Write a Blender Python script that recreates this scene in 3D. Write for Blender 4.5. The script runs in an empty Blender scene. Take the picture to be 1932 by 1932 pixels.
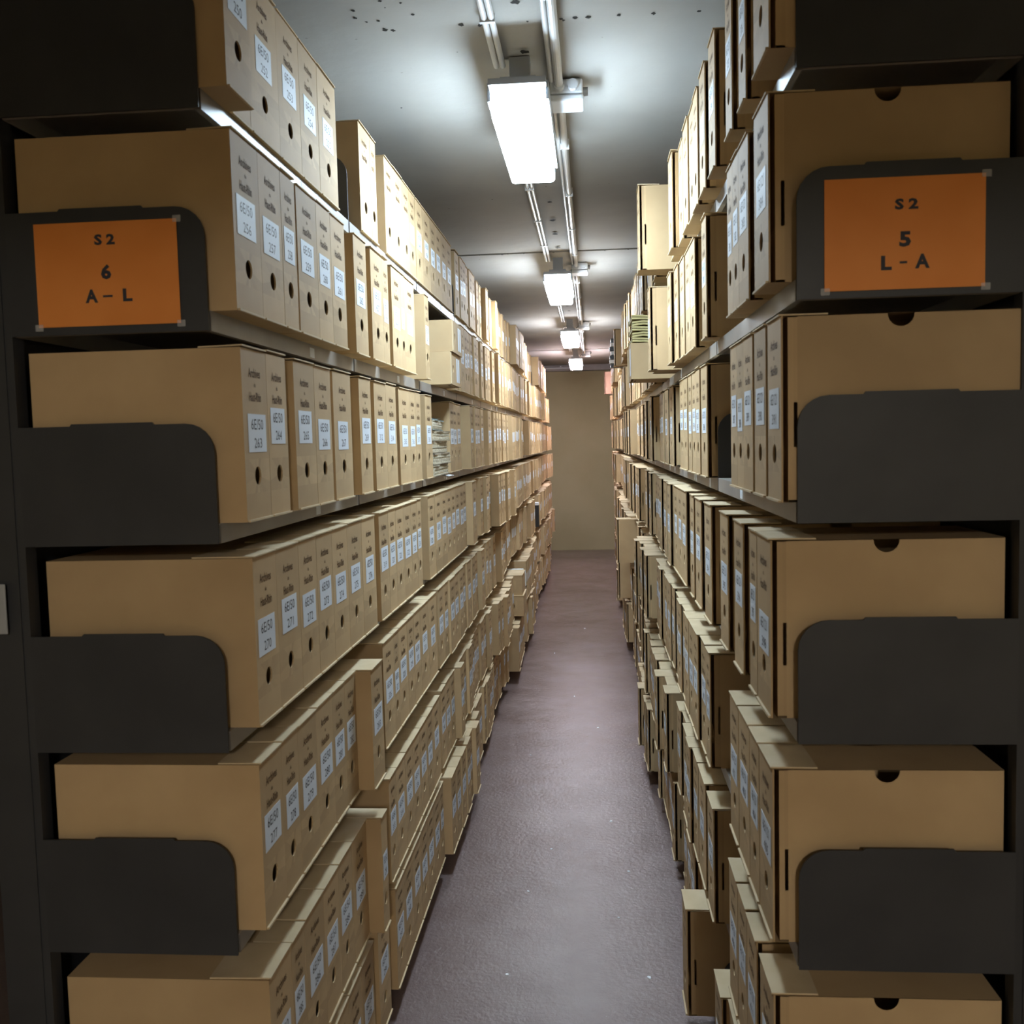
import bpy, bmesh, math, random
from mathutils import Vector, Matrix
random.seed(7)
SC = bpy.context.scene
COL = SC.collection
EYE = 1.68                       # camera height above the floor, metres

# ------------------------------------------------------------------ camera, world, exposure
cam_d = bpy.data.cameras.new('camera'); cam = bpy.data.objects.new('camera', cam_d); COL.objects.link(cam)
Fv = Vector((-0.083588, 0.993847, -0.072673)); Rv = Vector((0.996327, 0.081991, -0.024686)); Uv = Vector((0.018576, 0.07447, 0.99705))
M = Matrix.Identity(4)
for i in range(3):
    M[i][0] = Rv[i]; M[i][1] = Uv[i]; M[i][2] = -Fv[i]
M[0][3], M[1][3], M[2][3] = 0.0, 0.0, EYE
cam.matrix_world = M
cam_d.sensor_width = 36; cam_d.lens = 36 * 1839.37 / 1932
cam_d.clip_start = 0.02
cam_d.dof.use_dof = True; cam_d.dof.focus_distance = 4.5; cam_d.dof.aperture_fstop = 10
SC.camera = cam
w = bpy.data.worlds.new('world'); SC.world = w; w.use_nodes = True
w.node_tree.nodes['Background'].inputs[0].default_value = (0.6, 0.7, 1, 1)
w.node_tree.nodes['Background'].inputs[1].default_value = 0.0
LAMP_STRENGTH = 102.0
FRONT_LAMP_STRENGTH = 250.0
SC.view_settings.view_transform = 'Standard'; SC.view_settings.look = 'None'
SC.view_settings.gamma = 1.0; SC.view_settings.use_curve_mapping = False
SC.view_settings.exposure = 0.0

# ------------------------------------------------------------------ materials
def mat(name, col, rough=0.7, metal=0.0, spec=0.5):
    m = bpy.data.materials.new(name); m.use_nodes = True
    b = m.node_tree.nodes['Principled BSDF']
    b.inputs['Base Color'].default_value = (*col, 1); b.inputs['Roughness'].default_value = rough
    b.inputs['Metallic'].default_value = metal; b.inputs['Specular IOR Level'].default_value = spec
    return m
def N(m, t, **kw):
    n = m.node_tree.nodes.new(t)
    for k, v in kw.items():
        if k in n.inputs: n.inputs[k].default_value = v
        else: setattr(n, k, v)
    return n
def LK(m, a, b): m.node_tree.links.new(a, b)
def noisy(m, c1, c2, scale=6, detail=4, bump=0.0, bscale=60, stretch=None, island=0.0, lo=0.35, hi=0.65, bdist=0.002):
    b = m.node_tree.nodes['Principled BSDF']
    tc = N(m, 'ShaderNodeTexCoord'); mp = N(m, 'ShaderNodeMapping')
    LK(m, tc.outputs['Object'], mp.inputs['Vector'])
    if stretch: mp.inputs['Scale'].default_value = stretch
    nz = N(m, 'ShaderNodeTexNoise', Scale=scale, Detail=detail); LK(m, mp.outputs[0], nz.inputs['Vector'])
    rp = N(m, 'ShaderNodeValToRGB'); LK(m, nz.outputs['Fac'], rp.inputs['Fac'])
    rp.color_ramp.elements[0].position = lo; rp.color_ramp.elements[1].position = hi
    rp.color_ramp.elements[0].color = (*c1, 1); rp.color_ramp.elements[1].color = (*c2, 1)
    out = rp.outputs['Color']
    if island > 0:
        oi = N(m, 'ShaderNodeObjectInfo'); ge = N(m, 'ShaderNodeNewGeometry')
        ad = N(m, 'ShaderNodeMath', operation='ADD'); LK(m, oi.outputs['Random'], ad.inputs[0]); LK(m, ge.outputs['Random Per Island'], ad.inputs[1])
        fr = N(m, 'ShaderNodeMath', operation='FRACT'); LK(m, ad.outputs[0], fr.inputs[0])
        mr = N(m, 'ShaderNodeMapRange'); LK(m, fr.outputs[0], mr.inputs['Value'])
        mr.inputs['To Min'].default_value = 1 - island; mr.inputs['To Max'].default_value = 1 + island * .6
        hs = N(m, 'ShaderNodeHueSaturation'); LK(m, out, hs.inputs['Color']); LK(m, mr.outputs[0], hs.inputs['Value'])
        out = hs.outputs['Color']
    LK(m, out, b.inputs['Base Color'])
    if bump > 0:
        n2 = N(m, 'ShaderNodeTexNoise', Scale=bscale, Detail=5); LK(m, tc.outputs['Object'], n2.inputs['Vector'])
        bp = N(m, 'ShaderNodeBump', Strength=bump, Distance=bdist); LK(m, n2.outputs['Fac'], bp.inputs['Height']); LK(m, bp.outputs[0], b.inputs['Normal'])
    return m
KRAFT = noisy(mat('kraft_cardboard', (.5, .34, .17), .72, spec=.25), (.47, .325, .175), (.55, .39, .215), 5, 4, .12, 220, island=.13, bdist=.001)
RAW = noisy(mat('raw_board', (.6, .48, .3), .8, spec=.2), (.56, .43, .26), (.66, .53, .35), 9, 3, island=.08)
PINK_LIT_KRAFT = noisy(mat('pink_lit_kraft', (.5, .3, .22), .75, spec=.2), (.46, .29, .21), (.54, .35, .26), 5, 3)  # kraft board with the pink lamplight put into its colour
PAPER = mat('white_label_paper', (.72, .77, .84), .6, spec=.3)
INK = mat('black_ink', (.045, .045, .055), .6, spec=.2)
STAMP = mat('brown_print', (.14, .085, .045), .8, spec=.1)
SHELF = noisy(mat('beige_grey_painted_steel', (.26, .235, .21), .42, spec=.5), (.25, .225, .20), (.31, .28, .25), 7, 4, .05, 90)
PLATE = noisy(mat('charcoal_painted_steel', (.035, .036, .040), .5, spec=.4), (.031, .032, .036), (.043, .044, .048), 5, 4, .05, 120)
ORANGE = noisy(mat('orange_paper', (.8, .27, .05), .6, spec=.4), (.78, .255, .045), (.83, .29, .06), 8, 2)
CLEAR = mat('clear_plastic', (.9, .9, .9), .12); CLEAR.node_tree.nodes['Principled BSDF'].inputs['Alpha'].default_value = .22
WHITEP = mat('white_plastic', (.74, .76, .78), .35)
GREYP = mat('grey_plastic', (.34, .35, .36), .4)
TUBE = mat('white_conduit', (.66, .66, .66), .3)
DARKB = mat('black_board', (.02, .02, .022), .45)
FOLDER = noisy(mat('olive_folder', (.42, .40, .22), .8), (.40, .33, .14), (.56, .47, .22), 14, 4)
PARCH = noisy(mat('aged_paper', (.5, .43, .3), .85), (.42, .36, .25), (.68, .62, .48), 30, 6, .5, 90, stretch=(1, 1, 12))
LEATHER = noisy(mat('worn_vellum', (.3, .25, .17), .7), (.18, .14, .09), (.44, .38, .27), 11, 5, .4, 60)
GREENC = mat('grey_green_cover', (.20, .25, .24), .6)
SHEET = mat('white_sheet', (.8, .82, .84), .7)
def lampmat(name, col, s):
    m = bpy.data.materials.new(name); m.use_nodes = True; nt = m.node_tree; nt.nodes.clear()
    o = nt.nodes.new('ShaderNodeOutputMaterial'); e = nt.nodes.new('ShaderNodeEmission')
    e.inputs[0].default_value = (*col, 1); e.inputs[1].default_value = s; nt.links.new(e.outputs[0], o.inputs[0]); return m

# floor paint: worn purple-brown resin
FLOOR = mat('purple_brown_floor_paint', (.14, .09, .085), .3, spec=.26)
def _floor():
    m = FLOOR; b = m.node_tree.nodes['Principled BSDF']; tc = N(m, 'ShaderNodeTexCoord')
    n1 = N(m, 'ShaderNodeTexNoise', Scale=2.2, Detail=8, Roughness=.62); LK(m, tc.outputs['Object'], n1.inputs['Vector'])
    r1 = N(m, 'ShaderNodeValToRGB'); LK(m, n1.outputs['Fac'], r1.inputs['Fac'])
    e = r1.color_ramp.elements; e[0].position = .3; e[0].color = (.150, .102, .093, 1); e[1].position = .72; e[1].color = (.22, .165, .155, 1)
    n2 = N(m, 'ShaderNodeTexNoise', Scale=75, Detail=3); LK(m, tc.outputs['Object'], n2.inputs['Vector'])
    r2 = N(m, 'ShaderNodeValToRGB'); LK(m, n2.outputs['Fac'], r2.inputs['Fac'])
    r2.color_ramp.elements[0].position = .72; r2.color_ramp.elements[1].position = .78
    r2.color_ramp.elements[0].color = (0, 0, 0, 1); r2.color_ramp.elements[1].color = (.35, .35, .35, 1)
    mx = N(m, 'ShaderNodeMix', data_type='RGBA'); LK(m, r2.outputs[0], mx.inputs['Factor']); LK(m, r1.outputs[0], mx.inputs['A']); mx.inputs['B'].default_value = (.45, .42, .40, 1)
    LK(m, mx.outputs['Result'], b.inputs['Base Color'])
    n3 = N(m, 'ShaderNodeTexNoise', Scale=7, Detail=8, Roughness=.68); LK(m, tc.outputs['Object'], n3.inputs['Vector'])
    mr = N(m, 'ShaderNodeMapRange'); LK(m, n3.outputs['Fac'], mr.inputs['Value']); mr.inputs['To Min'].default_value = .06; mr.inputs['To Max'].default_value = .34
    LK(m, mr.outputs[0], b.inputs['Roughness'])
    n4 = N(m, 'ShaderNodeTexNoise', Scale=55, Detail=7, Roughness=.62); LK(m, tc.outputs['Object'], n4.inputs['Vector'])
    bp = N(m, 'ShaderNodeBump', Strength=.55, Distance=.004); LK(m, n4.outputs['Fac'], bp.inputs['Height']); LK(m, bp.outputs[0], b.inputs['Normal'])
_floor()
CEIL = mat('painted_concrete', (.6, .58, .53), .85, spec=.2)
def _ceil():
    m = CEIL; b = m.node_tree.nodes['Principled BSDF']; tc = N(m, 'ShaderNodeTexCoord')
    n1 = N(m, 'ShaderNodeTexNoise', Scale=1.6, Detail=7); LK(m, tc.outputs['Object'], n1.inputs['Vector'])
    r1 = N(m, 'ShaderNodeValToRGB'); LK(m, n1.outputs['Fac'], r1.inputs['Fac'])
    e = r1.color_ramp.elements; e[0].position = .3; e[0].color = (.31, .295, .27, 1); e[1].position = .7; e[1].color = (.38, .365, .335, 1)
    n2 = N(m, 'ShaderNodeTexNoise', Scale=28, Detail=2); LK(m, tc.outputs['Object'], n2.inputs['Vector'])
    r2 = N(m, 'ShaderNodeValToRGB'); LK(m, n2.outputs['Fac'], r2.inputs['Fac'])
    r2.color_ramp.elements[0].position = .20; r2.color_ramp.elements[1].position = .24
    r2.color_ramp.elements[0].color = (.55, .53, .5, 1); r2.color_ramp.elements[1].color = (1, 1, 1, 1)
    mx = N(m, 'ShaderNodeMix', data_type='RGBA', blend_type='MULTIPLY'); mx.inputs['Factor'].default_value = 1
    LK(m, r1.outputs[0], mx.inputs['A']); LK(m, r2.outputs[0], mx.inputs['B']); LK(m, mx.outputs['Result'], b.inputs['Base Color'])
    n4 = N(m, 'ShaderNodeTexNoise', Scale=9, Detail=8); LK(m, tc.outputs['Object'], n4.inputs['Vector'])
    bp = N(m, 'ShaderNodeBump', Strength=.35, Distance=.01); LK(m, n4.outputs['Fac'], bp.inputs['Height']); LK(m, bp.outputs[0], b.inputs['Normal'])
_ceil()
WALL = noisy(mat('cream_wall_paint', (.5, .42, .28), .85, spec=.2), (.44, .385, .22), (.51, .45, .27), 1.2, 6, .2, 14, bdist=.006)
DIRT = mat('dark_stain', (.03, .028, .025), .9, spec=.1)

# ------------------------------------------------------------------ mesh helpers
class MB:
    """collects vertices and faces with a material index"""
    def __init__(s): s.v = []; s.f = []; s.m = []
    def quad(s, *p, m=0):
        n = len(s.v); s.v += [tuple(q) for q in p]; s.f.append(tuple(range(n, n + len(p)))); s.m.append(m)
    def box(s, x0, x1, y0, y1, z0, z1, m=0):
        n = len(s.v)
        s.v += [(x0,y0,z0),(x1,y0,z0),(x1,y1,z0),(x0,y1,z0),(x0,y0,z1),(x1,y0,z1),(x1,y1,z1),(x0,y1,z1)]
        for f in ((0,3,2,1),(4,5,6,7),(0,1,5,4),(1,2,6,5),(2,3,7,6),(3,0,4,7)):
            s.f.append(tuple(n + i for i in f)); s.m.append(m)
    def tube(s, a, b, r, m=0, seg=12):
        a = Vector(a); b = Vector(b); d = (b - a).normalized()
        u = d.cross(Vector((0, 0, 1)) if abs(d.z) < .9 else Vector((1, 0, 0))).normalized(); v = d.cross(u)
        n = len(s.v)
        for c in (a, b):
            for i in range(seg):
                t = 2 * math.pi * i / seg; s.v.append(tuple(c + u * r * math.cos(t) + v * r * math.sin(t)))
        for i in range(seg):
            j = (i + 1) % seg; s.f.append((n + i, n + j, n + seg + j, n + seg + i)); s.m.append(m)
        s.f.append(tuple(n + i for i in reversed(range(seg)))); s.m.append(m)
        s.f.append(tuple(n + seg + i for i in range(seg))); s.m.append(m)
    def prism(s, pts, axis, a0, a1, m=0):
        """outline pts (2-D) extruded along axis ('x' or 'y')"""
        n = len(s.v); k = len(pts)
        for a in (a0, a1):
            for p, q in pts: s.v.append((a, p, q) if axis == 'x' else (p, a, q))
        s.f.append(tuple(n + i for i in range(k))); s.m.append(m)
        s.f.append(tuple(n + k + i for i in reversed(range(k)))); s.m.append(m)
        for i in range(k):
            j = (i + 1) % k; s.f.append((n + j, n + i, n + k + i, n + k + j)); s.m.append(m)
    def add(s, o, mtx=None, off=0):
        n = len(s.v)
        s.v += [tuple(mtx @ Vector(p)) for p in o.v] if mtx else o.v
        s.f += [tuple(n + i for i in f) for f in o.f]; s.m += [i + off for i in o.m]
    def mesh(s, name, mats, fix=False):
        me = bpy.data.meshes.new(name); me.from_pydata(s.v, [], s.f)
        for mm in mats: me.materials.append(mm)
        me.polygons.foreach_set('material_index', s.m)
        if fix:
            bm = bmesh.new(); bm.from_mesh(me); bmesh.ops.recalc_face_normals(bm, faces=bm.faces); bm.to_mesh(me); bm.free()
        me.update(); return me
def link(name, me, loc=(0, 0, 0), rz=0.0, parent=None, rot=None):
    o = bpy.data.objects.new(name, me); COL.objects.link(o); o.location = loc
    o.rotation_euler = rot if rot else (0, 0, rz)
    if parent: o.parent = parent
    return o
def tag(o, label=None, cat=None, group=None, kind=None):
    if label: o['label'] = label
    if cat: o['category'] = cat
    if group: o['group'] = group
    if kind: o['kind'] = kind
    return o
def struct(name, mb, mats, fix=False): return tag(link(name, mb.mesh(name, mats, fix)), kind='structure')
def bevel(o, wdt, seg=2):
    b = o.modifiers.new('bevel', 'BEVEL'); b.width = wdt; b.segments = seg; b.limit_method = 'ANGLE'; return o

# ------------------------------------------------------------------ lettering (built-in font, turned into flat faces)
_txt = {}
def gather(strings, bold=.0):
    tmp = []
    for st in strings:
        if (st, bold) in _txt: continue
        c = bpy.data.curves.new('t', 'FONT'); c.body = st; c.size = 1; c.resolution_u = 2; c.offset = bold; c.fill_mode = 'FRONT'
        o = bpy.data.objects.new('t', c); COL.objects.link(o); tmp.append((st, o, c))
    bpy.context.view_layer.update(); dg = bpy.context.evaluated_depsgraph_get()
    for st, o, c in tmp:
        me = bpy.data.meshes.new_from_object(o.evaluated_get(dg)); 
        vs = [tuple(v.co) for v in me.vertices]; fs = [tuple(p.vertices) for p in me.polygons]
        x0 = min(v[0] for v in vs); x1 = max(v[0] for v in vs); y0 = min(v[1] for v in vs); y1 = max(v[1] for v in vs)
        _txt[(st, bold)] = ([((v[0]-x0)/(x1-x0) - .5, (v[1]-y0)/(y1-y0) - .5) for v in vs], fs)
        bpy.data.meshes.remove(me); bpy.data.objects.remove(o); bpy.data.curves.remove(c)
def put_text(mb, st, bold, c, w_, h_, x, m, flip=False, plane='yz'):
    """lettering of size w_ x h_ centred at c on plane x (yz) or y (xz)"""
    vs, fs = _txt[(st, bold)]; n = len(mb.v)
    for a, b in vs:
        if plane == 'yz': mb.v.append((x, c[0] + a * w_, c[1] + b * h_))
        else: mb.v.append((c[0] + a * w_, x, c[1] + b * h_))
    for f in fs: mb.f.append(tuple(n + i for i in f)); mb.m.append(m)

# ------------------------------------------------------------------ room
Y0 = 1.612                     # near end of both racks
YEND = 14.8; CEILZ = EYE + 1.105
XW = 3.2; YB = -4.0
mb = MB(); mb.box(-XW, XW, YB, YEND, -.1, 0); struct('floor', mb, [FLOOR])
# ceiling slab cast in bays with fine joints between them, and dark plugged holes along the lamp line
mb = MB(); joints = [-3.7, -.52, 2.66, 5.86, 9.0, 12.2]
ed = [YB] + joints + [YEND]
for i in range(len(ed) - 1):
    mb.box(-XW, XW, ed[i] + (.004 if i else 0), ed[i+1] - .004, CEILZ + (.006 if i % 2 else 0), CEILZ + .12)
mb.box(-XW, XW, YB, YEND, CEILZ + .03, CEILZ + .14)
rnd = random.Random(3)
def blot(x, y, r, z=None):
    k = 11; mb.quad(*[(x + r*rnd.uniform(.5, 1.25)*math.cos(2*math.pi*i/k), y + r*rnd.uniform(.7, 1.5)*math.sin(2*math.pi*i/k), CEILZ - .0012) for i in reversed(range(k))], m=1)
for x, y, r in ((-.173, 2.54, .012), (-.172, 2.86, .013), (-.176, 4.63, .012), (-.179, 5.01, .016), (-.178, 5.34, .018), (-.177, 5.72, .017), (-.17, 6.09, .013), (-.187, 8.2, .014), (-.18, 8.5, .014), (-.18, 11.2, .013)): blot(x, y, r)
for i in range(14): blot(rnd.uniform(-.62, -.42), rnd.uniform(2.25, 2.66), rnd.uniform(.002, .007))
for i in range(24): blot(rnd.uniform(-.7, .5), rnd.uniform(1.9, 9), rnd.uniform(.0015, .004))
for i in range(22):
    j = rnd.choice([2.66, 5.86]); blot(rnd.uniform(-.65, .35), j + rnd.uniform(-.006, .006), rnd.uniform(.003, .009))
struct('ceiling', mb, [CEIL, DIRT])
mb = MB(); mb.box(-XW, XW, YEND, YEND + .12, 0, CEILZ + .1); struct('wall_end', mb, [WALL])
mb = MB(); mb.box(-XW - .12, -XW, YB, YEND, 0, CEILZ + .1); struct('wall_left', mb, [WALL])
mb = MB(); mb.box(XW, XW + .12, YB, YEND, 0, CEILZ + .1); struct('wall_right', mb, [WALL])
mb = MB(); mb.box(-XW, XW, YB - .12, YB, 0, CEILZ + .1); struct('wall_back', mb, [WALL])
mb = MB(); mb.box(-XW, XW, 14.62, YEND, EYE + 1.02, CEILZ); struct('trim_1', mb, [SHELF])
mb = MB(); mb.box(-XW, XW, -.7, -.5, EYE + .66, CEILZ + .02); struct('added_shade_beam', mb, [CEIL])  # unseen beam behind the camera, added to shade the upper box rows
mb = MB(); mb.tube((-1.3, 14.55, EYE + 1.055), (-.30, 14.55, EYE + 1.055), .014)
for x in (-1.2, -.45): mb.box(x - .01, x + .01, 14.55, 14.63, EYE + 1.05, EYE + 1.09)
tag(link('wall_pipe', mb.mesh('wall_pipe', [TUBE])), 'pale horizontal pipe high on the end wall, left of the farthest light', 'pipe')

# ------------------------------------------------------------------ ceiling lights, conduits, junction boxes
LZ = EYE + .90
lamp_y = [2.80, 5.93, 9.03, 12.13]
where = ['nearest', 'second nearest', 'third', 'farthest']
def make_light(y, length, mt, label, x=-.19):
    r = tag(link('ceiling_light', None, (x, y, LZ)), label, 'ceiling light', 'fluorescent lights along the aisle ceiling')
    b = MB(); b.box(-.076, .076, 0, length, 0, .082); o = link('diffuser', b.mesh('diffuser', [mt]), parent=r); bevel(o, .012, 3)
    b = MB(); b.box(-.086, -.078, -.002, length + .002, .050, .1); b.box(.078, .086, -.002, length + .002, .050, .1); b.box(-.080, .080, -.038, length + .038, .083, .1); b.box(-.05, .05, .004, length - .004, .1, .118)
    link('housing', b.mesh('housing', [GREYP]), parent=r)
    for yy in (.10, length - .15):
        b = MB(); b.box(-.03, .03, yy, yy + .05, .118, CEILZ - LZ + .002); link('mounting_bracket', b.mesh('mounting_bracket', [GREYP]), parent=r)
    b = MB(); b.box(.074, .08, .12, .15, .06, .1); b.box(.074, .08, length - .15, length - .12, .06, .1); link('clip', b.mesh('clip', [GREYP]), parent=r)
    return r
cols = [(.65, .835, 1.0), (.76, .88, 1.0), (.84, .90, 1.0), (.96, .86, .98)]
for i, y in enumerate(lamp_y):
    make_light(y, .70, lampmat('lit_diffuser_%d' % i, cols[i], LAMP_STRENGTH * (.92, .93, 1.0, 1.0)[i]), 'lit white box-shaped ceiling light, %s of the four down the aisle' % where[i])
make_light(-3.2, .70, lampmat('lit_diffuser_front', (1, .95, .88), FRONT_LAMP_STRENGTH), 'lit ceiling light over the cross aisle behind the viewer', .5)
spans = [(-.8, 2.93), (3.40, 6.06), (6.53, 9.16), (9.63, 12.26)]
names = ['in front of the nearest light', 'between the first and second lights', 'between the second and third lights', 'between the third and fourth lights']
for (a, b_), nm in zip(spans, names):
    b = MB()
    for dx in (-.013, .006): b.tube((-.247 + dx, a, CEILZ - .010), (-.247 + dx, b_, CEILZ - .010), .0085)
    y = a + .3
    while y < b_ - .1: b.box(-.272, -.232, y, y + .012, CEILZ - .021, CEILZ); y += .62
    tag(link('conduit', b.mesh('conduit', [TUBE])), 'twin white ceiling conduit %s, left run' % nm, 'conduit', 'ceiling conduits')
jb = [3.14, 6.27, 9.37, 12.47]; sp2 = [(-.8, 3.06), (3.24, 6.19), (6.37, 9.29), (9.47, 12.39)]
for (a, b_), nm in zip(sp2, names):
    b = MB(); b.tube((-.082, a, CEILZ - .022), (-.082, b_, CEILZ - .022), .0125); b.tube((-.104, a, CEILZ - .012), (-.104, b_ , CEILZ - .012), .008)
    y = a + .45
    while y < b_ - .1: b.box(-.098, -.066, y, y + .012, CEILZ - .036, CEILZ); y += .7
    tag(link('conduit', b.mesh('conduit', [TUBE])), 'thicker white ceiling conduit %s, right run' % nm, 'conduit', 'ceiling conduits')
for i, y in enumerate(jb):
    r = tag(link('junction_box', None, (-.06, y, CEILZ)), 'white junction box on the ceiling beside the %s light' % where[i], 'junction box', 'ceiling junction boxes')
    b = MB(); b.box(-.05, .05, -.055, .055, -.045, 0); bevel(link('housing', b.mesh('housing', [WHITEP]), parent=r), .006)
    b = MB(); b.box(-.052, .052, -.057, .057, -.068, -.047); bevel(link('cover', b.mesh('cover', [WHITEP]), parent=r), .006)
    for gx in (-.022, .02):
        b = MB(); b.tube((gx, -.078, -.024), (gx, -.055, -.024), .016); link('gland', b.mesh('gland', [WHITEP]), parent=r)
    b = MB(); b.tube((.05, 0, -.024), (.066, 0, -.024), .014); link('gland', b.mesh('gland', [GREYP]), parent=r)
    b = MB(); b.tube((-.078, .01, -.055), (-.05, .01, -.035), .006); link('cable', b.mesh('cable', [GREYP]), parent=r)

# ------------------------------------------------------------------ shelving racks
LZS = [.597, .232, -.129, -.493, -.857, -1.252, -1.590]
RZS = [.607, .247, -.111, -.476, -.862, -1.257, -1.600]
XL, XR = -.638, .329; DEP = .347; NB = 12
ORD = ['first', 'second', 'third', 'fourth', 'fifth', 'sixth', 'seventh', 'eighth', 'ninth', 'tenth', 'eleventh', 'twelfth', 'thirteenth', 'fourteenth', 'fifteenth', 'sixteenth', 'seventeenth', 'eighteenth', 'nineteenth', 'twentieth'] + ['twenty-' + t for t in ('first', 'second', 'third', 'fourth', 'fifth', 'sixth', 'seventh', 'eighth', 'ninth')] + ['thirtieth'] + ['thirty-' + t for t in ('first', 'second', 'third', 'fourth', 'fifth', 'sixth', 'seventh', 'eighth', 'ninth')]
def bracket_outline(sgn, d):
    # outline in (x, z): lip at x = 0, rack body towards -x for the left rack; rounded top front corner
    r = .05; top = .172; pts = [(0, -.034), (0, top - r)]
    for k in range(1, 7):
        a = math.pi / 2 * k / 6; pts.append((-r + r*math.cos(a), top - r + r*math.sin(a)))
    pts += [(-d * .30, top), (-d*.31, top + .004), (-d*.72, top + .004), (-d*.73, top), (-d, top), (-d, -.034)]
    return [(p * sgn, q) for p, q in pts]
def shelf_mesh(sgn):
    b = MB(); x0, x1 = (-DEP, 0) if sgn > 0 else (0, DEP)
    f = 0.0
    b.box(x0, x1, .006, .994, -.0025, 0)
    if sgn > 0: b.box(-.0025, 0, .006, .994, -.034, -.0025); b.box(-.012, -.0025, .006, .994, -.034, -.0318); b.box(x0, x0+.0025, .006, .994, -.034, -.0025)
    else: b.box(0, .0025, .006, .994, -.034, -.0025); b.box(.0025, .012, .006, .994, -.034, -.0318); b.box(x1-.0025, x1, .006, .994, -.034, -.0025)
    b.box(x0, x1, .006, .009, -.034, -.0025); b.box(x0, x1, .991, .994, -.034, -.0025)
    return b.mesh('shelf', [SHELF])
def make_bay(sgn, zs, label, group):
    X = XL if sgn > 0 else XR
    r = tag(link('shelving_bay', None, (X, Y0, 0)), label, 'shelving', group)
    xs = -DEP * sgn
    for y in (-.003, .963):
        b = MB(); lo, hi = sorted((xs, xs - .085 * sgn)); b.box(lo, hi, y, y + .033, 0, EYE + .93)
        b.box(lo + .014, hi - .014, y - .0025 if y < 0 else y, y + .002, 0, EYE + .93)
        link('upright', b.mesh('upright', [PLATE]), parent=r)
    b = MB(); lo, hi = sorted((xs - .03 * sgn, xs - .034 * sgn)); b.box(lo, hi, .038, .962, .02, EYE + .93)  # dark sheet added behind the shelves to block light through the rack
    link('light_block_panel', b.mesh('light_block_panel', [PLATE]), parent=r)
    b = MB(); lo, hi = sorted((-.05 * sgn, -.055 * sgn)); b.box(lo, hi, .003, .997, 0, EYE + zs[6] - .036); link('plinth', b.mesh('plinth', [PLATE]), parent=r)
    sm = shelf_mesh(sgn); pb = MB(); pb.prism(bracket_outline(sgn, DEP), 'y', -.0055, -.0015); pm = pb.mesh('bracket', [PLATE], True)
    pb = MB(); pb.prism(bracket_outline(sgn, DEP), 'y', .9945, .998); pm2 = pb.mesh('bracket', [PLATE], True)
    rr = random.Random(11 + sgn)
    for k, z in enumerate(zs):
        s = link('shelf', sm, (0, 0, EYE + z), parent=r)
        link('bracket', pm, parent=s); link('bracket', pm2, parent=s)
        if sgn > 0 and k < 3 or k == 2:
            b = MB(); y = .52 + .1 * rr.random(); x = .0006 * sgn
            b.box(min(0, x), max(0, x), y, y + .035, -.030, -.008); t = link('shelf_tag', b.mesh('shelf_tag', [PAPER]), parent=s)
    return r
def copy_tree(o, parent=None):
    c = o.copy(); COL.objects.link(c)
    if parent: c.parent = parent
    for ch in list(o.children): copy_tree(ch, c)
    return c
for sgn, zs, side in ((1, LZS, 'left'), (-1, RZS, 'right')):
    proto = make_bay(sgn, zs, 'dark steel shelving bay of the %s rack, nearest the camera' % side, 'shelving bays of the %s rack' % side)
    for k in range(1, NB):
        c = copy_tree(proto); c.location.y = Y0 + k
        c['label'] = 'dark steel shelving bay of the %s rack, %s bay from the near end' % (side, ORD[k])

# ------------------------------------------------------------------ archive boxes
D = .376; H = .300
L = {1:[(1.611,1.738),(1.852,2.027),(2.027,2.18),(2.18,2.328),(2.328,2.494),(2.739,2.877),(2.877,2.952),(3.074,3.203),(3.203,3.363),(3.363,3.486),(3.486,3.601),(3.601,3.761),(3.761,3.935),(3.935,4.067),(4.067,4.216),(4.216,4.368),(4.368,4.531)],
 2:[(1.625,1.758),(1.758,1.886),(1.886,1.977),(1.988,2.131),(2.131,2.248),(2.248,2.377),(2.467,2.624),(2.657,2.802),(2.802,2.885),(2.932,3.074),(3.074,3.136),(3.136,3.309),(3.513,3.705),(3.705,3.863)],
 3:[(1.63,1.757),(1.757,1.87),(1.923,2.066),(2.066,2.199),(2.219,2.384),(2.472,2.618),(2.644,2.796),(2.796,2.942),(2.986,3.158),(3.158,3.269),(3.269,3.37),(3.463,3.651)],
 4:[(1.644,1.766),(1.766,1.906),(1.906,2.034),(2.034,2.159),(2.159,2.297),(2.297,2.444),(2.444,2.596),(2.65,2.772),(2.772,2.877),(2.877,2.996),(2.996,3.126),(3.126,3.235),(3.235,3.317),(3.458,3.618),(3.618,3.766),(3.766,3.905),(3.905,4.039),(4.039,4.15),(4.15,4.294),(4.294,4.427)],
 5:[(1.632,1.751),(1.751,1.853),(1.853,1.983),(1.983,2.111),(2.111,2.221),(2.221,2.326),(2.313,2.453),(2.643,2.784),(2.784,2.861),(2.861,3.0),(3.0,3.113),(3.113,3.232),(3.232,3.399),(3.399,3.597),(3.597,3.764),(3.764,3.874)],
 6:[(1.634,1.76),(1.76,1.847),(1.847,1.984),(1.984,2.104),(2.104,2.231),(2.231,2.379),(2.296,2.448),(2.661,2.761),(2.761,2.9),(2.9,3.027),(3.027,3.156),(3.156,3.296),(3.296,3.414),(3.414,3.579)],
 7:[(1.757,1.888),(1.888,2.019),(2.019,2.153),(2.153,2.28),(2.28,2.409),(2.466,2.61),(2.699,2.826),(2.826,2.966),(2.966,3.114),(3.114,3.252),(3.252,3.38),(3.38,3.519),(3.519,3.657)]}
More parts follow.
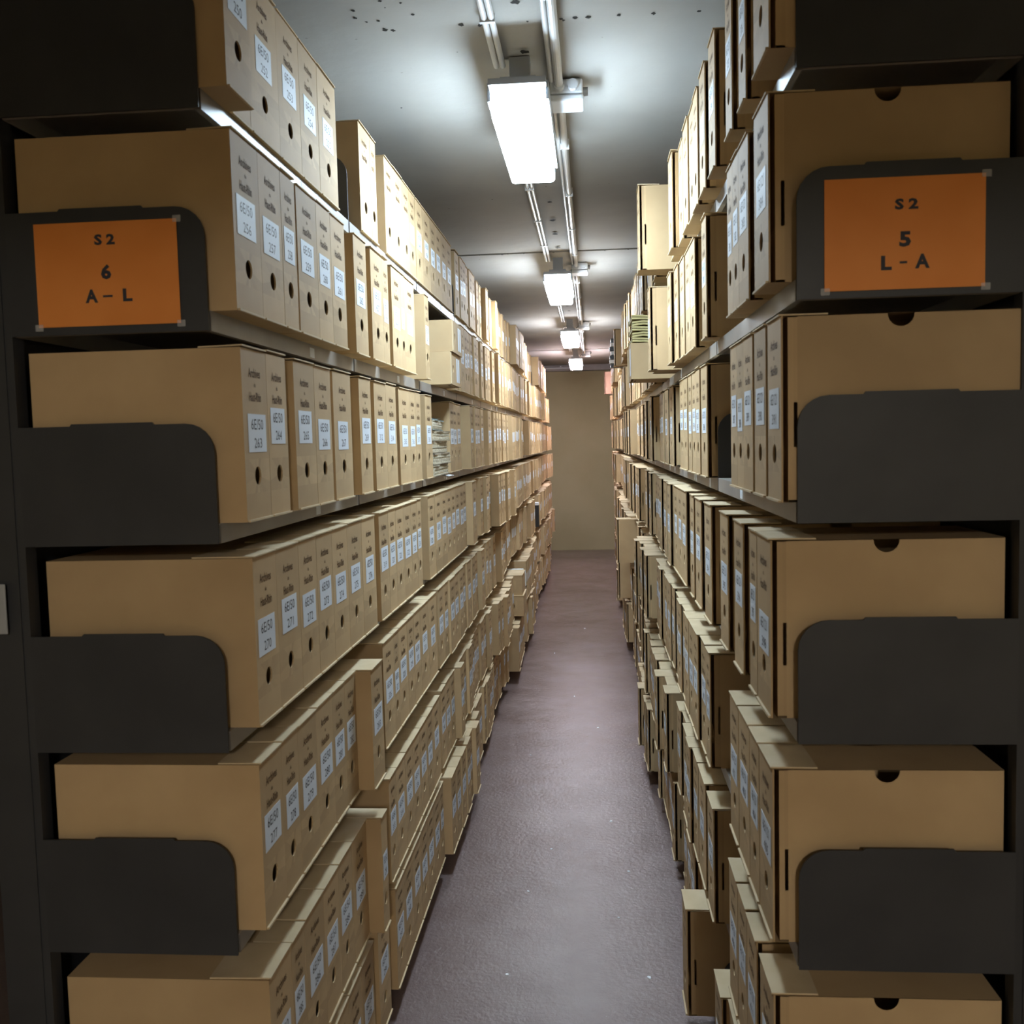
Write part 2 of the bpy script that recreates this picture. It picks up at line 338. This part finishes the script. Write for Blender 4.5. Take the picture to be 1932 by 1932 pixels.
R = {1:[(1.611,1.756),(1.846,1.928),(2.021,2.107),(2.285,2.399),(2.477,2.598),(2.646,2.752)],
 2:[(1.642,1.778),(1.846,1.962),(1.962,2.046),(2.046,2.12),(2.506,2.647),(2.778,2.907),(2.907,3.049)],
 3:[(1.601,1.734),(1.755,1.874),(1.898,2.009),(2.009,2.096),(2.096,2.191),(2.635,2.78),(2.814,2.921),(2.921,3.028),(3.044,3.144),(3.178,3.306),(3.306,3.444),(3.735,3.967),(3.994,4.23),(4.23,4.46)],
 4:[(1.641,1.772),(1.778,1.857),(1.939,2.057),(2.155,2.282),(2.459,2.601),(2.685,2.833),(2.879,2.981),(3.112,3.263),(3.263,3.407),(3.407,3.59)],
 5:[(1.634,1.762),(1.768,1.873),(1.879,2.013),(2.02,2.141),(2.513,2.664)],
 6:[(1.633,1.767),(1.807,1.923),(1.929,2.046),(2.054,2.178),(2.468,2.624),(2.65,2.832)],
 7:[]}
def box_body(w_, text=True, h=H, simple=False, hole=True, closed=False):
    b = MB(); n = 16 if not simple else 10; r = .0165; hy, hz = w_ / 2, h * .262
    ring = []; outer = []
    if hole and w_ > .05:
        z0, z1, y0, y1 = .003, h, 0, w_
        for i in range(n):
            a = 2 * math.pi * (i + .5) / n; c, s_ = math.cos(a), math.sin(a)
            ring.append((0, hy + r*c, hz + r*s_))
            # split the spine into a ring block around the hole
            k = min((hy if c < 0 else w_ - hy) / max(abs(c), 1e-6), .03 / max(abs(s_), 1e-6)); outer.append((0, hy + k*c, hz + k*s_))
        zb, zt = hz - .03, hz + .03
        corners = [(math.atan2(.03, w_ - hy), (0, w_, zt)), (math.atan2(.03, -hy), (0, 0, zt)), (math.atan2(-.03, -hy) % (2*math.pi), (0, 0, zb)), (math.atan2(-.03, w_ - hy) % (2*math.pi), (0, w_, zb))]
        for i in range(n):
            j = (i + 1) % n; a0 = 2*math.pi*(i+.5)/n; a1 = 2*math.pi*(i+1.5)/n
            mid = [p for (t, p) in corners if a0 < t < a1 or a0 < t + 2*math.pi < a1]
            b.quad(ring[i], outer[i], *mid, outer[j], ring[j])
            b.quad(ring[i], ring[j], (-.003, ring[j][1], ring[j][2]), (-.003, ring[i][1], ring[i][2]))
            if not (simple or closed):  # hidden baffle, added to keep groove light out of the finger hole
                q0, q1 = [(-.0115, hy + (p[1]-hy)*1.6, hz + (p[2]-hz)*1.6) for p in (ring[i], ring[j])]
                b.quad((-.003, ring[i][1], ring[i][2]), (-.003, ring[j][1], ring[j][2]), q1, q0)
                b.quad(q0, *[(-.0115, p[1], p[2]) for p in (outer[i], *mid, outer[j])], q1)
        if not (simple or closed):
            b.quad((-.0115, 0, 0), (-.0115, w_, 0), (-.0115, w_, zb), (-.0115, 0, zb)); b.quad((-.0115, 0, zt), (-.0115, w_, zt), (-.0115, w_, h), (-.0115, 0, h))
        b.quad((0, 0, 0), (0, w_, 0), (0, w_, zb), (0, 0, zb)); b.quad((0, 0, zt), (0, w_, zt), (0, w_, h), (0, 0, h))
    else: b.quad((0, 0, 0), (0, w_, 0), (0, w_, h), (0, 0, h))
    b.quad((-D, 0, 0), (0, 0, 0), (0, 0, h), (-D, 0, h))                     # plain side
    b.quad((-D, 0, h), (0, 0, h), (0, w_, h), (-D, w_, h))                   # top
    b.quad((-D, w_, 0), (0, w_, 0), (0, 0, 0), (-D, 0, 0))                   # bottom
    b.quad((-D, w_, 0), (-D, 0, 0), (-D, 0, h), (-D, w_, h))                 # back
    b.box(.0002, .0045, .003, w_ - .003, .0, .0035, m=1)                     # raw lower edge of the front flap
    # opening side with lid joint, slot and thumb notch
    y = w_; xm = -D / 2; nr = .021
    b.quad((-.003, y, 0), (-.003, y, h), (0, y, h), (0, y, 0))
    def title():
        if text and w_ > .07:
            tw = min(.060, w_ * .5)
            put_text(b, 'Archives', .02, (w_*.50, h*.865), tw, .0165, .0004, 2)
            put_text(b, 'du', .02, (w_*.50, h*.795), .009, .0075, .0004, 2)
            put_text(b, 'Haut-Rhin', .02, (w_*.50, h*.725), tw, .0165, .0004, 2)
        return b
    if simple: b.quad((-.011, y, 0), (-D, y, 0), (-D, y, h), (-.011, y, h)); return b
    if closed: b.quad((-.003, y, 0), (-D, y, 0), (-D, y, h), (-.003, y, h)); return title()
    b.quad((-.020, y, .004), (-.020, y, h - .002), (-.011, y, h - .002), (-.011, y, .004))
    b.quad((-.026, y, .004), (-.026, y, h*.30), (-.020, y, h*.30), (-.020, y, .004))
    b.quad((-.026, y, h*.54), (-.026, y, h - .002), (-.020, y, h - .002), (-.020, y, h*.54))
    arc = [(xm + nr*math.cos(math.pi*k/10), y, h - .001 - nr*math.sin(math.pi*k/10)) for k in range(11)]
    b.quad(*([(-.026, y, h - .001)] + arc + [(-D, y, h - .001), (-D, y, .0), (-.026, y, .0)]))
    title()
    return b
def flap(w_, ang, ln=.11):
    b = MB(); c, s_ = math.cos(ang), math.sin(ang); t = .0025
    f = ln + .003
    P = [(-ln, .001), (-ln, w_ - .001)]
    for y0, y1 in ((.002, w_ - .002),):
        a = (-ln, 0); e = (-ln + f*c, f*s_)
        b.quad((a[0], y0, a[1]), (e[0], y0, e[1]), (e[0], y1, e[1]), (a[0], y1, a[1]))
        b.quad((a[0], y1, a[1]+t), (e[0], y1, e[1]+t), (e[0], y0, e[1]+t), (a[0], y0, a[1]+t))
        b.quad((e[0], y0, e[1]), (e[0], y0, e[1]+t), (e[0], y1, e[1]+t), (e[0], y1, e[1]))
        b.quad((a[0], y0, a[1]), (a[0], y0, a[1]+t), (e[0], y0, e[1]+t), (e[0], y0, e[1]))
        b.quad((a[0], y1, a[1]+t), (a[0], y1, a[1]), (e[0], y1, e[1]), (e[0], y1, e[1]+t))
    return b
def label_mb(w_, top, num, text=True, h=.067, dy=0.0):
    lw = min(.092, w_ * .73); y = w_ / 2 - lw / 2 + dy; b = MB()
    b.box(.0003, .0007, y, y + lw, top - h, top)
    if text:
        put_text(b, top_txt[num[0]], 0, (y + lw*.5, top - h*.27), lw * .66, .0185, .0009, 1)
        put_text(b, num[1], 0, (y + lw*.52, top - h*.76), lw * .42, .0175, .0009, 1)
    return b
top_txt = {'L': '6E/50', 'R': '6E/121'}
gather(['Archives', 'du', 'Haut-Rhin'], .02)
gather(['6E/50', '6E/121'] + [str(n) for n in range(200, 480)], 0)

# --- lay out every row
rng = random.Random(21)
LEFTNUM = {1: [250,251,252,253,254,255], 2: [256,257,258,259,260,261,262], 3: [263,264,265,266,267,269,312,314,315,316,317,318], 4: list(range(270,277)) + list(range(319,332)), 5: list(range(277,284)) + list(range(326,340)), 6: list(range(284,291)) + list(range(333,345)), 7: list(range(291,298)) + list(range(340,352))}
def fix_joint(a, b):
    for k in range(0, NB + 1):
        j = Y0 + k
        if a < j + .004 and b > j - .008:
            if j - a < b - j: a = max(a, j + .001)
            else: b = min(b, j - .009)
    return a, b
rows = []      # dicts: side,row,a,b,x,z,num
for side, tab, zs, sgn in (('L', L, LZS, 1), ('R', R, RZS, -1)):
    for r in range(1, 8):
        base = {'L': {1: -.634}, 'R': {1: .288, 3: .305}}[side].get(r, -.594 if side == 'L' else .291)
        segs = []; prev = Y0 + .001
        for i, (a, b) in enumerate(tab[r]):
            a = max(a, prev + .0015)
            if b - a < .05: continue
            a, b = fix_joint(a, min(b, a + .175)); x = base
            if b - a < .045: continue
            if side == 'L' and r == 1 and i == 0: x = -.591
            if side == 'L' and (r, i) in ((5, 6), (6, 6)): x = -.555
            segs.append([a, b, x]); prev = b
        if side == 'L' and r == 1: segs.insert(1, [1.742, 1.85, base]); 
        if side == 'R' and r == 7:
            prev = Y0 + .3
        end = segs[-1][1] if segs else prev
        y = end + .003
        if side == 'R' and r == 7: y = Y0 + .004
        off = 0
        while True:
            k = int((y - Y0) // 1); j = Y0 + k + 1
            wd = min(rng.gauss(.128, .012), .155)
            if wd < .095: wd = .095
            if y + wd > j - .009:
                rest = j - .010 - y
                if rest > .085: segs.append([y, j - .010, base + sgn*off]); 
                y = j + .004 + (rng.uniform(.01, .06) if rng.random() < .35 else 0)
                off = rng.choice([-.012, 0, .004, .015, .03]) if rng.random() < .8 else .05
                if j > Y0 + NB - .5: break
                continue
            jx = rng.uniform(-.006, .008) if rng.random() < .7 else rng.uniform(-.02, .028)
            if not (side == 'R' and r == 7 and 2.45 < y < 2.63):
                segs.append([y, y + wd, base + sgn*(off + jx)])
            y += wd + (.0012 if rng.random() < .75 else rng.uniform(.004, .05))
        if side == 'R' and r == 7: segs = [s for s in segs if not (2.46 < s[1] and s[0] < 2.71)] + [[2.585, 2.609 - .0, .233]]
        segs.sort()
        n0 = 0
        for i, s in enumerate(segs):
            if s[1] - s[0] < .045: continue
            num = None
            if side == 'L': num = LEFTNUM[r][n0] if n0 < len(LEFTNUM[r]) else 352 + (n0 * 7 + r * 13) % 120
            else: num = {1: 377, 2: 384, 3: 391, 4: 398, 5: 405, 6: 412, 7: 419}[r] - n0 if n0 < 20 else 330 + (n0 * 5 + r) % 60
            rows.append(dict(side=side, row=r, a=s[0], b=s[1], x=s[2], z=EYE + zs[r-1], num=num, idx=n0)); n0 += 1
# places taken by other things
def clear(side, row, a, b):
    global rows
    rows = [q for q in rows if not (q['side'] == side and q['row'] == row and q['b'] > a and q['a'] < b)]
clear('L', 3, 3.664, 4.14); clear('L', 2, 3.862, 4.20); clear('L', 6, 6.86, 7.21); clear('L', 5, 9.622, 9.76)
clear('L', 6, 7.22, 7.50)
clear('R', 1, 3.52, 3.75); clear('R', 2, 4.04, 4.46); clear('R', 1, 8.24, 8.45); clear('R', 1, 13.40, 13.54); clear('R', 5, 6.72, 6.93); clear('R', 6, 7.64, 7.80)
clear('R', 1, 8.46, 8.60); clear('R', 7, 2.40, 2.75)
def special(side, row, a, b, x): rows.append(dict(side=side, row=row, a=a, b=b, x=x, z=EYE + (LZS if side == 'L' else RZS)[row-1], num=None, idx=-1))
special('R', 7, 2.62, 2.745, .233); special('R', 1, 3.618, 3.748, .182); special('R', 1, 8.28, 8.41, .196)
special('R', 5, 6.76, 6.90, .158); special('R', 6, 7.66, 7.79, .185)
rows.sort(key=lambda q: (q['side'], q['row'], q['a']))
cnt = {}
for q in rows: k = (q['side'], q['row']); q['idx'] = cnt.get(k, 0); cnt[k] = q['idx'] + 1
order = sorted(rows, key=lambda q: q['a'])
near = order[:290]; far = order[290:]
sm, fm = {}, {}
rowname = ['top', 'second', 'third', 'fourth', 'fifth', 'sixth', 'bottom']
def rowphrase(r): return 'top row' if r == 1 else ('bottom row' if r == 7 else '%s row down' % ORD[r-1])
SPEC = {('R', 7, 2.62): 'tall brown archive box jutting into the aisle from the right rack, bottom row',
        ('R', 1, 3.618): 'brown archive box jutting far out of the right rack, top row, plain side showing'}
rl = random.Random(5)
DARKHOLE = KRAFT
for q in near:
    w_ = round(q['b'] - q['a'], 3); L_ = q['side'] == 'L'
    if (w_, L_) not in sm: sm[(w_, L_)] = box_body(w_, closed=L_).mesh('archive_box', [KRAFT, RAW, STAMP])
    loc = (q['x'], q['a'], q['z']) if L_ else (q['x'], q['b'], q['z'])
    tilt = rl.uniform(-.004, .004)
    o = link('archive_box', sm[(w_, L_)], loc, (0 if L_ else math.pi) + tilt * .5)
    side = 'left' if L_ else 'right'
    key = (q['side'], q['row'], q['a'])
    if key in SPEC: lab = SPEC[key]
    elif L_ and q['num'] and q['a'] < 2.62 : lab = 'brown archive box labelled 6E/50 %d, left rack, %s' % (q['num'], rowphrase(q['row']))
    else: lab = 'brown archive box, %s from the near end of the %s rack\'s %s' % (ORD[q['idx']], side, rowphrase(q['row']))
    tag(o, lab, 'archive box', 'archive boxes in the %s rack, %s' % (side, rowphrase(q['row'])))
    # lid flap
    ang = rl.choice([.002, .006, .012, .02, .035, .06]) if q['row'] <= 3 else rl.choice([.001, .003, .008, .015])
    fk = (w_, ang, rl.choice([.075, .11]))
    if fk not in fm: fm[fk] = flap(*fk).mesh('lid_flap', [RAW])
    link('lid_flap', fm[fk], (0, 0, H + .0008), parent=o)
    if q['num'] and not (q['row'] == 7 and not L_ and q['idx'] > 30):
        top = H * (.647 + rl.uniform(-.03, .03)) + (-.012 if q['row'] in (4,) and q['idx'] == 0 else 0)
        if not L_ and q['row'] == 4 and q['idx'] == 0: top = H * .56
        lb = label_mb(w_, top, (q['side'], str(q['num'])), dy=rl.uniform(-.004, .004))
        link('spine_label', lb.mesh('spine_label', [PAPER, INK]), parent=o)
# the boxes farther down both racks, past the first three hundred
big = MB(); cache = {}
for q in far:
    w_ = round(q['b'] - q['a'], 2) if q['a'] > 7 else round(q['b'] - q['a'], 3); w_ = min(w_, q['b'] - q['a']); L_ = q['side'] == 'L'; txt = q['a'] < 6.6
    k = (w_, txt, L_)
    if k not in cache: cache[k] = box_body(w_, txt, simple=not txt, closed=L_)
    mt = Matrix.Translation((q['x'], q['a'] if L_ else q['b'], q['z'])) @ Matrix.Rotation(0 if L_ else math.pi, 4, 'Z')
    big.add(cache[k], mt)
    fk = ('f', w_, rl.choice([.004, .015, .03]) if q['row'] < 4 else .004)
    if fk not in cache: cache[fk] = flap(w_, fk[2], .1)
    g = cache[fk]; b2 = MB(); b2.v = g.v; b2.f = g.f; b2.m = [1] * len(g.f)
    big.add(b2, mt @ Matrix.Translation((0, 0, H + .0008)))
    if q['num'] and rl.random() < .9:
        lb = label_mb(w_, H * (.647 + rl.uniform(-.04, .04)), (q['side'], str(q['num'])), text=txt)
        lb.m = [i + 3 for i in lb.m]; big.add(lb, mt)
tag(link('archive_box', big.mesh('archive_box_rows', [KRAFT, RAW, STAMP, PAPER, INK])), 'hundreds of brown archive boxes filling both racks farther down the aisle', 'archive boxes', kind='stuff')

# --- boxes laid on their sides
def lying(side, y, x, z, w_, label, notch=False, group=None, mt=KRAFT):
    b = box_body(w_, text=False)
    o = link('archive_box', b.mesh('archive_box', [mt, RAW, STAMP]))
    # turn about the depth axis: height lies along Y, width goes up
    o.matrix_world = Matrix.Translation((x, y, z)) @ (Matrix.Rotation(math.pi, 4, 'Z') if side == 'R' else Matrix.Identity(4)) @ Matrix.Rotation(-math.pi/2, 4, 'X') @ Matrix.Translation((0, -w_, 0))
    tag(o, label, 'archive box', group)
    lb = MB()
    for t in (.185, .235): lb.box(.0003, .0007, w_*.12, w_*.88, t - .018, t + .018)
    link('spine_label', lb.mesh('spine_label', [PAPER]), parent=o)
    return o
lying('L', 3.87, -.556, EYE + LZS[1], .128, 'brown archive box laid flat, lower of two stacked in the left rack, second row down', group='flat boxes in the left rack')
lying('L', 3.88, -.548, EYE + LZS[1] + .1295, .125, 'brown archive box laid flat, upper of two stacked in the left rack, second row down', group='flat boxes in the left rack')
def chunky(x, y, z, w_, h, label, name='archive_box'):
    """plain box seen side-on with a round finger hole cut by its aisle edge"""
    b = MB(); dx = .36; n = 12; r = .022; cx, cz = -dx + .0, h * .5
    # facing side with a half-round hole on its left edge as seen from the aisle
    hx = -.085; ring = [(hx + r*math.cos(2*math.pi*i/n), 0, cz + r*math.sin(2*math.pi*i/n)) for i in range(n)]
    out = [(hx + .04*(1 if math.cos(2*math.pi*(i)/n) > 0 else -1)*min(1, abs(math.cos(2*math.pi*i/n))*1.5), 0, cz + .04*(1 if math.sin(2*math.pi*i/n) > 0 else -1)*min(1, abs(math.sin(2*math.pi*i/n))*1.5)) for i in range(n)]
    sq = []
    for i in range(n):
        j = (i+1) % n; b.quad(ring[i], ring[j], out[j], out[i])
        b.quad(ring[i], ring[j], (ring[j][0], .004, ring[j][2]), (ring[i][0], .004, ring[i][2]))
    xo = sorted(set(round(p[0], 5) for p in out)); xa, xb = hx - .04, hx + .04; za, zb = cz - .04, cz + .04
    # corners left open by the octagon-like outline
    for sx in (-1, 1):
        for sz in (-1, 1):
            pts = [p for p in out if (p[0]-hx)*sx >= -1e-6 and (p[2]-cz)*sz >= -1e-6]
            pts.sort(key=lambda p: math.atan2((p[2]-cz)*sz, (p[0]-hx)*sx)); b.quad((hx + sx*.04, 0, cz + sz*.04), *pts)
    b.quad((-dx, 0, 0), (0, 0, 0), (0, 0, za), (-dx, 0, za)); b.quad((-dx, 0, zb), (0, 0, zb), (0, 0, h), (-dx, 0, h))
    b.quad((-dx, 0, za), (xa, 0, za), (xa, 0, zb), (-dx, 0, zb)); b.quad((xb, 0, za), (0, 0, za), (0, 0, zb), (xb, 0, zb))
    b.quad((0, 0, 0), (0, w_, 0), (0, w_, h), (0, 0, h)); b.quad((-dx, 0, h), (0, 0, h), (0, w_, h), (-dx, w_, h))
    b.quad((-dx, 0, 0), (-dx, w_, 0), (-dx, w_, h), (-dx, 0, h)); b.quad((-dx, 0, 0), (0, 0, 0), (0, w_, 0), (-dx, w_, 0)); b.quad((-dx, w_, 0), (0, w_, 0), (0, w_, h), (-dx, w_, h))
    o = tag(link(name, b.mesh(name, [KRAFT]), (x, y, z)), label, 'archive box', 'flat boxes in the left rack')
    c = MB(); c.box(-dx - .002, .003, -.002, w_ + .002, h - .003, h + .001); link('lid_flap', c.mesh('lid_flap', [RAW]), parent=o)
    return o
chunky(-.512, 6.885, EYE + LZS[5], .30, .148, 'brown box with round hole, lower of two jutting from the left rack, sixth row down')
chunky(-.520, 6.90, EYE + LZS[5] + .1495, .30, .142, 'brown box with round hole, upper of two jutting from the left rack, sixth row down')
# lying box carrying olive folders, right rack second row
lying('R', 4.46, .168, EYE + RZS[1], .150, 'tan archive box laid flat under olive folders, right rack, second row down')
def folder(x0, x1, y0, y1, z, t, mt, rot):
    b = MB(); n = 7
    cx, cy = (x0+x1)/2, (y0+y1)/2
    for layer in range(2):
        zz = z + layer * t * .55
        for i in range(n):
            xa = x0 + (x1-x0)*i/n; xb = x0 + (x1-x0)*(i+1)/n
            wa = .003*math.sin(i*2.1 + rot*40); wb = .003*math.sin((i+1)*2.1 + rot*40)
            b.quad((xa-cx, y0-cy, wa+layer*t*.55), (xb-cx, y0-cy, wb+layer*t*.55), (xb-cx, y0-cy, wb+layer*t*.55+t*.4), (xa-cx, y0-cy, wa+layer*t*.55+t*.4))
            b.quad((xa-cx, y0-cy, wa+layer*t*.55+t*.4), (xb-cx, y0-cy, wb+layer*t*.55+t*.4), (xb-cx, y1-cy, wb+layer*t*.55+t*.4), (xa-cx, y1-cy, wa+layer*t*.55+t*.4))
            b.quad((xa-cx, y1-cy, wa+layer*t*.55), (xb-cx, y1-cy, wb+layer*t*.55), (xb-cx, y0-cy, wb+layer*t*.55), (xa-cx, y0-cy, wa+layer*t*.55))
        xa, xb = (x0-cx, x1-cx)
        b.quad((xa, y0-cy, layer*t*.55), (xa, y1-cy, layer*t*.55), (xa, y1-cy, layer*t*.55+t*.4), (xa, y0-cy, layer*t*.55+t*.4))
    return link('paper_folder', b.mesh('paper_folder', [mt]), (cx, cy, z), rot)
fz = EYE + RZS[1] + .154
for i in range(5):
    o = folder(.172 + .006*(i % 2), .50, 4.17, 4.45, fz, .019, FOLDER, (-1)**i * .02)
    tag(o, 'olive paper folder %s on the right rack\'s flat box' % ['lowest in the pile', 'second from the bottom of the pile', 'in the middle of the pile', 'second from the top of the pile', 'topmost in the pile'][i], 'folder', 'olive folders piled on a flat box'); fz += .0235
# black box, far left
b = MB(); b.box(-.34, 0, 0, .11, 0, .215); o = tag(link('box_file', b.mesh('box_file', [DARKB]), (-.545, 9.63, EYE + LZS[4])), 'black box file standing among brown boxes, far down the left rack', 'box file')
b = MB(); b.box(-.34, .002, -.002, .112, .216, .226); b.box(-.34, .001, .01, .10, .232, .24); link('cover', b.mesh('cover', [SHEET]), parent=o)
# thick registers piled in the left rack
zz = EYE + LZS[2]; hs = [.044, .044, .046, .040, .044]; rots = [.02, -.015, .01, -.03, .06]
for i in range(5):
    r = tag(link('old_register', None, (-.60 - .004*i + (.012 if i == 4 else 0), 3.675, zz), rots[i]), 'worn vellum-bound register, %s of five piled in the left rack, third row down' % ['lowest', 'second from bottom', 'middle', 'second from top', 'topmost'][i], 'book', 'old registers piled in the left rack')
    h = hs[i]; b = MB()
    for k in range(9):       # uneven page block
        t0, t1 = .003 + (h-.009)*k/9, .003 + (h-.009)*(k+1)/9; e = rl.uniform(0, .010)
        b.box(-.27, .001 - e*.4, .000 + rl.uniform(0, .004), .408 - rl.uniform(0, .006), t0, t1)
    link('pages', b.mesh('pages', [PARCH]), parent=r)
    b = MB(); b.box(-.28, .002, -.001, .41, 0, .003)
    n = 6
    for k in range(n):
        ya, yb = .41*k/n, .41*(k+1)/n; da, db = .004*math.sin(k*1.7+i), .004*math.sin((k+1)*1.7+i)
        b.quad((-.28, ya, h-.005), (.002+da, ya, h-.006), (.002+db, yb, h-.006), (-.28, yb, h-.005)); b.quad((-.28, yb, h), (.002+db, yb, h-.001), (.002+da, ya, h-.001), (-.28, ya, h))
        b.quad((.002+da, ya, h-.006), (.002+da, ya, h-.001), (.002+db, yb, h-.001), (.002+db, yb, h-.006))
    b.quad((-.28, 0, h-.005), (-.28, 0, h), (.002, 0, h-.001), (.002, 0, h-.006))
    link('cover', b.mesh('cover', [GREENC if i == 4 else LEATHER]), parent=r)
    b = MB(); b.box(-.283, -.278, 0, .41, 0, h); link('spine', b.mesh('spine', [LEATHER]), parent=r)
    zz += h + .001
b = MB(); b.quad((-.15, .03, 0), (-.01, .02, .001), (.005, .2, .002), (-.14, .21, 0)); b.quad((-.14, .21, -.0006), (.005, .2, .0014), (-.01, .02, .0004), (-.15, .03, -.0006))
tag(link('paper_sheet', b.mesh('paper_sheet', [SHEET]), (-.61, 3.70, zz + .001)), 'loose white sheet on top of the piled registers in the left rack', 'paper')
b = MB(); b.quad((-.05, 0, .001), (.025, .01, -.012), (.03, .13, -.012), (-.05, .12, .001)); b.quad((-.05, .12, .0004), (.03, .13, -.0126), (.025, .01, -.0126), (-.05, 0, .0004))
tag(link('paper_sheet', b.mesh('paper_sheet', [SHEET]), (-.62, 3.99, EYE + LZS[2] + .002)), 'torn white paper hanging off the shelf edge under the registers', 'paper')
# loose bundles leaning beyond the two round-holed boxes
for i in range(4):
    b = MB(); b.box(-.30, 0, 0, .045, 0, .275 - .02*(i % 2)); b.box(-.29, .004, .012, .030, .02, .26 - .02*(i % 2), m=1)
    o = tag(link('paper_bundle', b.mesh('paper_bundle', [SHEET, PARCH]), (-.545 + .012*(i % 2), 7.235 + i*.062, EYE + LZS[5])), 'tied bundle of grey papers standing in the left rack, %s behind the round-holed boxes' % ORD[i], 'papers', 'grey bundles in the left rack')
    c = MB(); c.box(-.302, .006, -.002, .047, .13, .137); link('string', c.mesh('string', [STAMP]), parent=o)
# bundle next to the jutting far box at top right, and kraft box at the far end with pink light in its colour
b = MB()
for k in range(7): b.box(rl.uniform(-.012, .008), .30, .0, .11, .036*k, .036*k + .030, m=k % 2)
tag(link('paper_bundle', b.mesh('paper_bundle', [DARKB, SHEET]), (.170, 8.475, EYE + RZS[0])), 'dark ragged pile of papers, top row of the right rack, far down the aisle', 'papers')
o = link('archive_box', box_body(.13, False).mesh('archive_box', [PINK_LIT_KRAFT, RAW, STAMP]), (.178, 13.535, EYE + RZS[0]), math.pi)
tag(o, 'brown archive box painted pink-lit, jutting from the far end of the right rack, top row', 'archive box')

# ------------------------------------------------------------------ aisle signs
gather(['S 2', '6', 'A', 'L', '5', '-'], .045)
def sign(xc, zc, w_, h, lines, label):
    y = Y0 - .0075
    b = MB(); b.box(-w_/2, w_/2, -.0006, 0, -h/2, h/2)
    for st, cx, cz, tw, th in lines: put_text(b, st, .045, (cx, cz), tw, th, -.0010, 1, plane='xz')
    # turn lettering to face the camera (front is -Y)
    r = tag(link('aisle_sign', b.mesh('aisle_sign', [ORANGE, INK]), (xc, y, zc)), label, 'sign', 'orange aisle signs')
    for sx, sz in ((-1, -1), (1, -1), (1, 1)):
        c = MB(); c.box(sx*w_/2 - .006, sx*w_/2 + .008, -.0014, -.0007, sz*h/2 - .006, sz*h/2 + .005); link('tape', c.mesh('tape', [CLEAR]), parent=r)
    return r
sign(-.8088, EYE + .2975, .249, .1725, [('S 2', -.001, .0565, .036, .018), ('6', -.001, .003, .018, .025), ('A', -.0285, -.0365, .022, .0225), ('-', 0, -.0375, .017, .0035), ('L', .0345, -.0365, .0165, .0215)],
     'orange sign reading S 2, 6, A - L on the left rack')
sign(.4940, EYE + .3105, .2455, .1735, [('S 2', .003, .0445, .036, .017), ('5', .001, -.0095, .018, .024), ('L', -.0275, -.0455, .0165, .0225), ('-', -.0015, -.0455, .0115, .0035), ('A', .0275, -.0445, .0225, .0225)],
     'orange sign reading S 2, 5, L - A on the right rack')
b = MB(); b.box(-.055, .0, -.004, 0, -.044, .044)
bevel(tag(link('label_holder', b.mesh('label_holder', [GREYP]), (-1.016, 1.595, EYE - .269)), 'pale grey rounded plate on the left rack upright at the picture edge', 'plate'), .006)

# litter on the floor
sc = random.Random(4)
spots = [(.062, 3.33), (-.27, 3.52), (-.30, 2.95), (.05, 4.2), (-.33, 7.6), (-.15, 6.3), (-.20, 3.9), (.11, 3.7), (-.36, 5.1), (.0, 5.6), (.145, 2.95), (-.1, 8.6)]
for i, (x, y) in enumerate(spots):
    b = MB(); k = 6; r_ = sc.uniform(.004, .009)
    P_ = [(r_*sc.uniform(.6, 1.3)*math.cos(2*math.pi*j/k), r_*sc.uniform(.4, 1)*math.sin(2*math.pi*j/k)) for j in range(k)]
    b.v = [(p, q, 0) for p, q in P_] + [(p, q, .0015) for p, q in P_]; b.f = [tuple(reversed(range(k))), tuple(range(k, 2*k))] + [(j, (j+1) % k, k + (j+1) % k, k + j) for j in range(k)]; b.m = [0]*len(b.f)
    tag(link('paper_scrap', b.mesh('paper_scrap', [SHEET]), (x, y, 0), sc.uniform(0, 3)), 'tiny white paper scrap lying on the aisle floor', 'litter', 'paper scraps on the floor')
